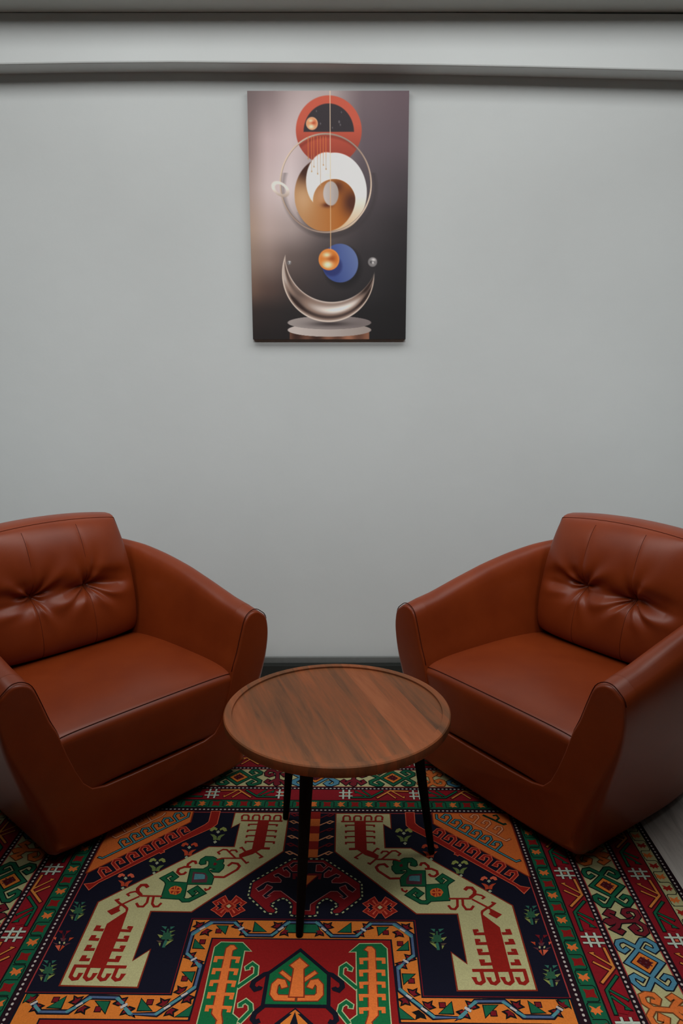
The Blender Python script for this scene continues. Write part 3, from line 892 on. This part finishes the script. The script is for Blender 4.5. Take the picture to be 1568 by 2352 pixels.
def make_chair():
    root = empty('armchair', (0, 0, 0))
    mesh_obj('shell', *make_shell(), M['leather'], root)
    V, F, arm = make_front()
    fp = mesh_obj('front_panel', V, F, M['leather'], root)
    for sx in (1, -1):
        line = [(sx*x, -.010+.0075, z) for x, z in arm if (z > .385 if x < .42 else z > .522)]
        mesh_obj('arm_seam', *tube_geo(line, .0015, 6), M['seam'], fp)
    V, F, seam = make_seat()
    st = mesh_obj('seat_cushion', V, F, M['leather'], root)
    mesh_obj('seat_seam', *tube_geo(seam, .0014, 6), M['seam'], st)
    V, F, pip, seams = make_cushion()
    bc = mesh_obj('back_cushion', V, F, M['leather'], root)
    mesh_obj('edge_seam', *tube_geo(pip, .0016, 6, True), M['seam'], bc)
    for ln in seams: mesh_obj('tuft_seam', *tube_geo(ln, .0011, 6), M['seam'], bc)
    for x, y in ((-.27,.10), (.27,.10), (-.27,.72), (.27,.72)):
        z0 = 0.0027
        vv, ff = tube_geo([(x, y, z0), (x, y, .012), (x, y, .045)], [.022, .024, .026], 16)
        mesh_obj('foot', vv, ff, M['black'], root)
    return root
def copy_tree(o, parent=None):
    c = o.copy(); C.objects.link(c); c.parent = parent
    for ch in list(o.children): copy_tree(ch, c)
    return c
chair = make_chair()
chair2 = copy_tree(chair)
chair.location = (-.581, 2.134, 0); chair.rotation_euler = (0, 0, .825)
chair2.location = (.472, 2.162, 0); chair2.rotation_euler = (0, 0, -.96)
for ch, dx in ((chair, .007), (chair2, -.007)):      # the loose back cushions sit a little off centre
    for c in ch.children:
        if c.name.startswith('back_cushion'): c.location.x = dx
tag(chair, 'cognac leather tub armchair left of the round table, angled to face right', 'armchair', 'leather armchairs')
tag(chair2, 'cognac leather tub armchair right of the round table, angled to face left', 'armchair', 'leather armchairs')

# ------------------------------------------------------------------ coffee table
TX, TY, TZ, TR = -.0105, 1.8805, .487, .3076
table = empty('coffee_table', (TX, TY, 0))
def lathe(prof, seg=128):
    V = []; F = []
    for r, z in prof:
        for k in range(seg):
            a = 2*PI*k/seg; V.append((r*math.cos(a), r*math.sin(a), z))
    for i in range(len(prof)-1):
        for k in range(seg): F.append((i*seg+k, i*seg+(k+1) % seg, (i+1)*seg+(k+1) % seg, (i+1)*seg+k))
    F.append(tuple(range(seg))); F.append(tuple((len(prof)-1)*seg+k for k in range(seg)))
    return V, F
rim = TR-.022
top = mesh_obj('tabletop', *lathe([(TR-.020, TZ-.034), (TR-.004, TZ-.030), (TR, TZ-.024), (TR, TZ-.003), (TR-.003, TZ), (rim+.0015, TZ), (rim+.0004, TZ-.0006), (rim, TZ-.0055), (rim-.0005, TZ-.006), (rim-.03, TZ-.006)]), M['wood'], table)
for p in top.data.polygons: p.use_smooth = True
top.data.set_sharp_from_angle(angle=math.radians(35))
for a in (-109.7, 126, 11.4):
    c, s = math.cos(math.radians(a)), math.sin(math.radians(a))
    P = [(c*r, s*r, z) for r, z in ((.281, .0027), (.2155, .4545))]
    pts = [tuple(P[0][i]+(P[1][i]-P[0][i])*t for i in range(3)) for t in (0, .02, .5, .95, 1)]
    mesh_obj('leg', *tube_geo(pts, [.009, .0095, .0135, .0175, .0178], 20), M['black'], table)
tag(table, 'round walnut coffee table with three splayed black legs between the armchairs', 'coffee table')

# ------------------------------------------------------------------ canvas print
def paint(nx, ny):
    X0, X1, Y0, Y1 = 72., 1498., 72., 2250.
    b, a = np.meshgrid(np.linspace(0, 1, ny), np.linspace(0, 1, nx), indexing='ij')
    y = Y0+b*(Y1-Y0); xl = 72+33*b; w = 1426-76*b; x = xl+a*w
    ys = [72, 500, 900, 1250, 1500, 1800, 2000, 2250]
    xs = [80, 250, 450, 780, 1100, 1450]
    T = [[(104,90,90),(122,106,106),(150,134,134),(168,154,152),(108,94,98),(96,80,86)],
         [(132,114,112),(184,164,164),(196,178,178),(150,136,138),(96,84,90),(88,76,82)],
         [(158,138,132),(196,178,176),(206,192,192),(120,110,112),(80,72,76),(66,59,63)],
         [(164,140,124),(176,156,150),(160,144,140),(92,82,82),(62,56,58),(44,40,42)],
         [(140,118,104),(136,116,108),(100,86,82),(66,58,58),(48,44,46),(36,33,35)],
         [(106,82,70),(82,64,58),(62,52,50),(50,45,46),(40,37,39),(30,28,29)],
         [(50,40,38),(44,37,36),(38,34,34),(34,31,32),(30,28,29),(26,24,25)],
         [(34,28,28),(32,27,27),(30,26,27),(28,25,26),(26,24,25),(24,22,23)]]
    T = np.array(T, float)
    def smooth_idx(v, g):
        i = np.clip(np.searchsorted(g, v)-1, 0, len(g)-2); g = np.array(g, float)
        t = np.clip((v-g[i])/(g[i+1]-g[i]), 0, 1); return i, t*t*(3-2*t)*.5+t*.5
    iy, ty = smooth_idx(y, ys); ix, tx = smooth_idx(x, xs)
    ty = ty[..., None]; tx = tx[..., None]
    img = (T[iy, ix]*(1-tx)+T[iy, ix+1]*tx)*(1-ty)+(T[iy+1, ix]*(1-tx)+T[iy+1, ix+1]*tx)*ty
    def sm(d, e=4.0): return np.clip(.5-d/(2*e), 0, 1)       # soft inside mask from a signed distance
    def ell(cx, cy, rx, ry, rot=0):
        dx, dy = x-cx, y-cy
        if rot:
            c, s = math.cos(rot), math.sin(rot); dx, dy = dx*c+dy*s, -dx*s+dy*c
        q = np.sqrt((dx/rx)**2+(dy/ry)**2); return (q-1)*min(rx, ry)
    def put(mask, col):
        nonlocal img
        c = np.array(col, float) if not isinstance(col, np.ndarray) else col
        img = img*(1-mask[..., None])+c*mask[..., None]
    def mix(c0, c1, t):
        t = np.clip(t, 0, 1)[..., None]; return np.array(c0, float)*(1-t)+np.array(c1, float)*t
    def blob(cx, cy, rx, ry): return np.exp(-((x-cx)/rx)**2-((y-cy)/ry)**2)
    # glow behind, red disc, dark half disc
    put(.45*blob(560, 250, 160, 260), (205,188,186))
    put(sm(ell(788, 402, 290, 292)), mix((186,84,64), (140,58,46), (y-350)/330))
    put(.6*sm(np.abs(ell(775, 880, 400, 428))-9, 12)*(y < 640)*sm(ell(788, 402, 290, 292)), (112,44,36))
    put(sm(np.maximum(ell(788, 415, 222, 238), y-414)), (50,44,48))
    for cx, cy, r in ((715, 345, 5), (880, 330, 7), (890, 355, 5), (820, 380, 4), (680, 240, 4), (900, 250, 4)): put(.5*sm(ell(cx, cy, r, r*1.6)), (150,146,150))
    def ball(cx, cy, r, c0, c1, c2, rimc):
        put(sm(ell(cx, cy, r, r*1.05)), rimc)
        put(sm(ell(cx, cy, r*.86, r*.9)), c1)
        put(sm(ell(cx, cy, r*.86, r*.9))*blob(cx+.25*r, cy-.1*r, r*.45, r*.4), c0)
        put(sm(ell(cx, cy, r*.86, r*.9))*blob(cx-.12*r, cy+.5*r, r*.48, r*.36), c2)
        put(sm(ell(cx, cy, r*.86, r*.9))*.8*blob(cx-.2*r, cy-.45*r, r*.4, r*.25), c2)
    ball(640, 344, 52, (176,76,44), (214,142,98), (238,214,180), (222,160,120))
    # the swirl
    E1 = sm(ell(836, 930, 284, 340)); W0 = sm(ell(765, 835, 180, 248))
    white = mix((236,232,230), (206,176,140), (y-900)/330)
    white = white*(1-.0)+0
    upper = np.maximum(W0, E1*np.clip((x-700)/60+.5, 0, 1))
    B1 = sm(ell(752, 952, 270, 320)); B2 = sm(ell(832, 1003, 188, 188))
    brown = mix((176,128,84), (168,98,40), (x-560)/330)
    dk = np.clip(blob(585, 740, 110, 130)*1.1, 0, 1)[..., None]; brown = brown*(1-dk)+np.array((62,34,26.))*dk
    dk = np.clip(blob(560, 980, 100, 130)*.6, 0, 1)[..., None]; brown = brown*(1-dk)+np.array((206,168,130.))*dk
    dk = np.clip(blob(990, 1020, 90, 120)*1.1+blob(860, 880, 60, 60)*.8, 0, 1)[..., None]; brown = brown*(1-dk)+np.array((78,40,26.))*dk
    put(sm(ell(800, 1010, 300, 310), 20)*.35*(y > 1100), (46,40,40))
    put(B1, brown)
    put(upper, white)
    low = B1*np.clip((y-1000)/8+.5, 0, 1)*(1-W0)*np.clip((1010-x)/20+.6, 0, 1)
    put(low*(1-sm(ell(1000, 850, 175, 420), 10)*.0), brown)
    put(B2*B1, brown)
    put(.5*blob(720, 960, 46, 80)*W0, (196,150,120)); put(.4*blob(780, 780, 90, 30)*upper, (214,190,172))
    put(.9*blob(770, 1042, 46, 22), (78,34,22))
    put(sm(ell(803, 940, 68, 106)), mix((190,180,176), (160,148,142), (x-740)/130))
    # the hoop and its shadow, the small ring
    put(.35*sm(np.abs(ell(790, 890, 408, 428))-16, 16)*(y > 760), (52,46,46))
    hoop = np.abs(ell(758, 855, 400, 424))-7
    put(sm(hoop, 3), mix((150,128,116), (214,192,172), .5+.5*np.sin(np.arctan2(y-855, x-758)*2+.6)))
    put(.7*sm(np.abs(ell(758, 855, 394, 418))-1.5, 2.5), (92,76,68))
    r = sm(np.abs(ell(358, 902, 72, 46, .62))-11, 4)
    put(r, mix((226,214,204), (140,116,102), (y-900)/110))
    for hx, y1 in ((605, 640), (635, 750), (655, 710), (687, 770), (712, 870), (738, 695), (762, 730)):
        put(.85*sm(np.maximum(np.abs(x-hx)-2.6, np.maximum(452-y, y-y1)), 2.5), mix((208,118,62), (176,150,124), (y-600)/60))
        put(.8*sm(ell(hx, y1, 6, 8), 2), (176,136,92))
    # blue disc, golden ball
    put(.75*sm(ell(905, 1590, 165, 185), 26), (26,24,26))
    put(sm(ell(880, 1555, 160, 174)), mix((58,74,132), (96,112,156), (x-y*.3-330)/260))
    put(.75*sm(ell(810, 1580, 88, 92), 12)*sm(ell(880, 1555, 160, 174)), (38,44,96))
    ball(782, 1522, 92, (150,66,16), (206,120,48), (250,232,196), (216,130,62))
    put(sm(np.maximum(np.abs(x-801+(y-72)*.0025)-3.2, y-1432), 2.5), mix((224,196,168), (206,166,122), (y-600)/500))
    def silver(cx, cy, r):
        put(sm(ell(cx, cy, r, r*1.06)), (118,114,114)); put(sm(ell(cx, cy, r*.5, r*.4)), (48,46,48)); put(blob(cx+.2*r, cy-.5*r, r*.5, r*.35), (206,202,200)); put(.9*blob(cx+.1*r, cy+.15*r, r*.3, r*.3), (226,222,220))
    # crescent on its plinth
    top_ = sm(ell(782, 2096, 370, 62), 1.0); side_ = sm(np.maximum(np.abs(x-782)-370, np.maximum(2092-y, ell(782, 2164, 370, 62)*4.0)))
    br = sm(np.maximum(np.abs(x-782)-352, 2150-y))
    brz = mix((50,30,24), (150,100,76), .5+.5*np.sin((x-430)*.021)*np.cos((x-700)*.013))
    put(br, brz); put(side_*(y > 2090), mix((188,176,170), (150,138,132), (x-500)/600)); put(top_, mix((150,140,136), (118,108,106), (x-450)/600))
    put(.85*blob(790, 2108, 170, 24)*top_, (52,44,44))
    cres = np.maximum(ell(775, 1650, 408, 440), -ell(805, 1478, 410, 428))
    m = sm(cres, 4)
    do = -ell(775, 1650, 408, 440); di = ell(805, 1478, 410, 428)
    tt = np.clip(do/np.maximum(do+di, 1), 0, 1)
    g = lambda c, w: np.exp(-((tt-c)/w)**2)
    low = np.clip((y-1700)/170, 0, 1); mid = np.exp(-((x-870)/250)**2)
    lum = .42+.5*g(0, .10)+low*(.62*mid*g(.58, .20)-.34*g(.24, .12))+(1-low)*(.30*g(.30, .25)-.30*g(.66, .16))+.35*g(1, .08)
    lum = lum-.42*np.exp(-((x-1110)/95)**2)*np.exp(-((y-1790)/150)**2)-.22*np.exp(-((x-520)/90)**2)*np.exp(-((y-1880)/100)**2)
    body = mix((48, 34, 30), (238, 224, 214), lum)
    warm = (np.exp(-((lum-.42)/.2)**2)*.35)[..., None]; body = body*(1-warm)+np.array((150, 112, 90.))*warm
    fade = 1-.85*np.clip((1760-y)/150, 0, 1)*(x > 900)
    put(m*fade, body)
    put(.9*sm(np.abs(ell(775, 1650, 404, 436))-4, 3)*m*fade, (206, 186, 170)); put(.8*sm(np.abs(ell(805, 1478, 414, 432))-4, 3)*m*fade*(x < 900), (196, 178, 166))
    silver(1167, 1545, 40); silver(430, 1550, 18)
    return np.clip(img, 0, 255)
def make_canvas():
    w, h, th = .650, .9715, .024
    nx, ny = 360, 540
    img = paint(nx, ny)/255
    L = np.where(img <= .04045, img/12.92, ((img+.055)/1.055)**2.4)*PRINT; L = np.minimum(L, .93)
    a, b = np.meshgrid(np.linspace(-w/2, w/2, nx), np.linspace(h/2, -h/2, ny))
    V = np.stack([a, np.full_like(a, -th), b], -1).reshape(-1, 3)
    idx = np.arange(nx*ny).reshape(ny, nx)
    F = np.stack([idx[:-1, :-1], idx[1:, :-1], idx[1:, 1:], idx[:-1, 1:]], -1).reshape(-1, 4)
    cols = L.reshape(-1, 3)
    # wrapped edges
    loop = np.concatenate([idx[0, :], idx[1:, -1], idx[-1, -2::-1], idx[-2:0:-1, 0]])
    off = len(V); V2 = V[loop].copy(); V2[:, 1] = 0
    V1 = V[loop].copy(); n = len(loop)
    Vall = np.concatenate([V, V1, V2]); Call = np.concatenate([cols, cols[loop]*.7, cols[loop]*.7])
    k = np.arange(n); kn = (k+1) % n
    F2 = np.stack([off+k, off+kn, off+n+kn, off+n+k], -1)
    me = bpy.data.meshes.new('wall_art')
    faces = [tuple(int(i) for i in f) for f in F]+[tuple(int(i) for i in f) for f in F2]+[tuple(int(off+n+i) for i in k[::-1])]
    me.from_pydata(Vall.tolist(), [], faces); me.update()
    ca = me.color_attributes.new('Col', 'FLOAT_COLOR', 'POINT')
    ca.data.foreach_set('color', np.concatenate([Call, np.ones((len(Call), 1))], 1).astype(np.float32).ravel())
    me.materials.append(attr_mat('printed_canvas', .55, .25))
    o = bpy.data.objects.new('wall_art', me); C.objects.link(o)
    return o
PRINT = 1.42
art = make_canvas()
art.location = (-.0475, WY-.0005, 2.0035)
tag(art, 'unframed abstract canvas print of hoops, spheres and a crescent hung on the wall', 'canvas print')

# ------------------------------------------------------------------ light
def area(name, loc, size, sy, power, col, rot=(0, 0, 0), spread=PI):
    l = bpy.data.lights.new(name, 'AREA'); l.shape = 'RECTANGLE'; l.size = size; l.size_y = sy; l.energy = power; l.color = col; l.spread = spread
    o = bpy.data.objects.new(name, l); C.objects.link(o); o.location = loc; o.rotation_euler = rot
    return o
for lx, pw in ((-2.0, 10.5), (-.67, 14.5), (.67, 14.5), (2.0, 10.5)):
    area('ceiling_panel_light', (lx, 2.27, 2.99), 1.2, .95, pw, (1, .995, .98))
for lx in (-1.5, 0, 1.5):
    area('added_wall_fill', (lx, .3, 2.95), .8, .2, 2.5, (.98, 1, 1), (math.radians(55), 0, 0), math.radians(45))  # unseen fill lights, added to lift the lower wall
area('added_rug_fill', (0, .7, 2.99), .6, .4, 8, (1, .99, .97), (0, 0, 0), math.radians(51))  # unseen fill added over the near rug, spread kept off the chair fronts
wd = bpy.data.worlds.new('room_fill'); bpy.context.scene.world = wd; wd.use_nodes = True
bg = wd.node_tree.nodes['Background']; bg.inputs[0].default_value = (.92, 1, .98, 1); bg.inputs[1].default_value = .009

# ------------------------------------------------------------------ camera
t, yaw, roll = .1932, .0011, -.0014
fw = Vector((math.sin(yaw)*math.cos(t), math.cos(yaw)*math.cos(t), -math.sin(t)))
rt = Vector((math.cos(yaw), -math.sin(yaw), 0)); up = rt.cross(fw)
r2 = rt*math.cos(roll)+up*math.sin(roll); u2 = -rt*math.sin(roll)+up*math.cos(roll)
cam = bpy.data.cameras.new('camera'); co = bpy.data.objects.new('camera', cam); C.objects.link(co)
mat = Matrix((r2, u2, -fw)).transposed().to_4x4(); mat.translation = Vector((0, 0, 1.4)); co.matrix_world = mat
cam.sensor_fit = 'VERTICAL'; cam.sensor_height = 36; cam.sensor_width = 24; cam.lens = 1698/2352*36
bpy.context.scene.camera = co
vs = bpy.context.scene.view_settings; vs.view_transform = 'Standard'; vs.look = 'None'; vs.exposure = 0; vs.gamma = 1
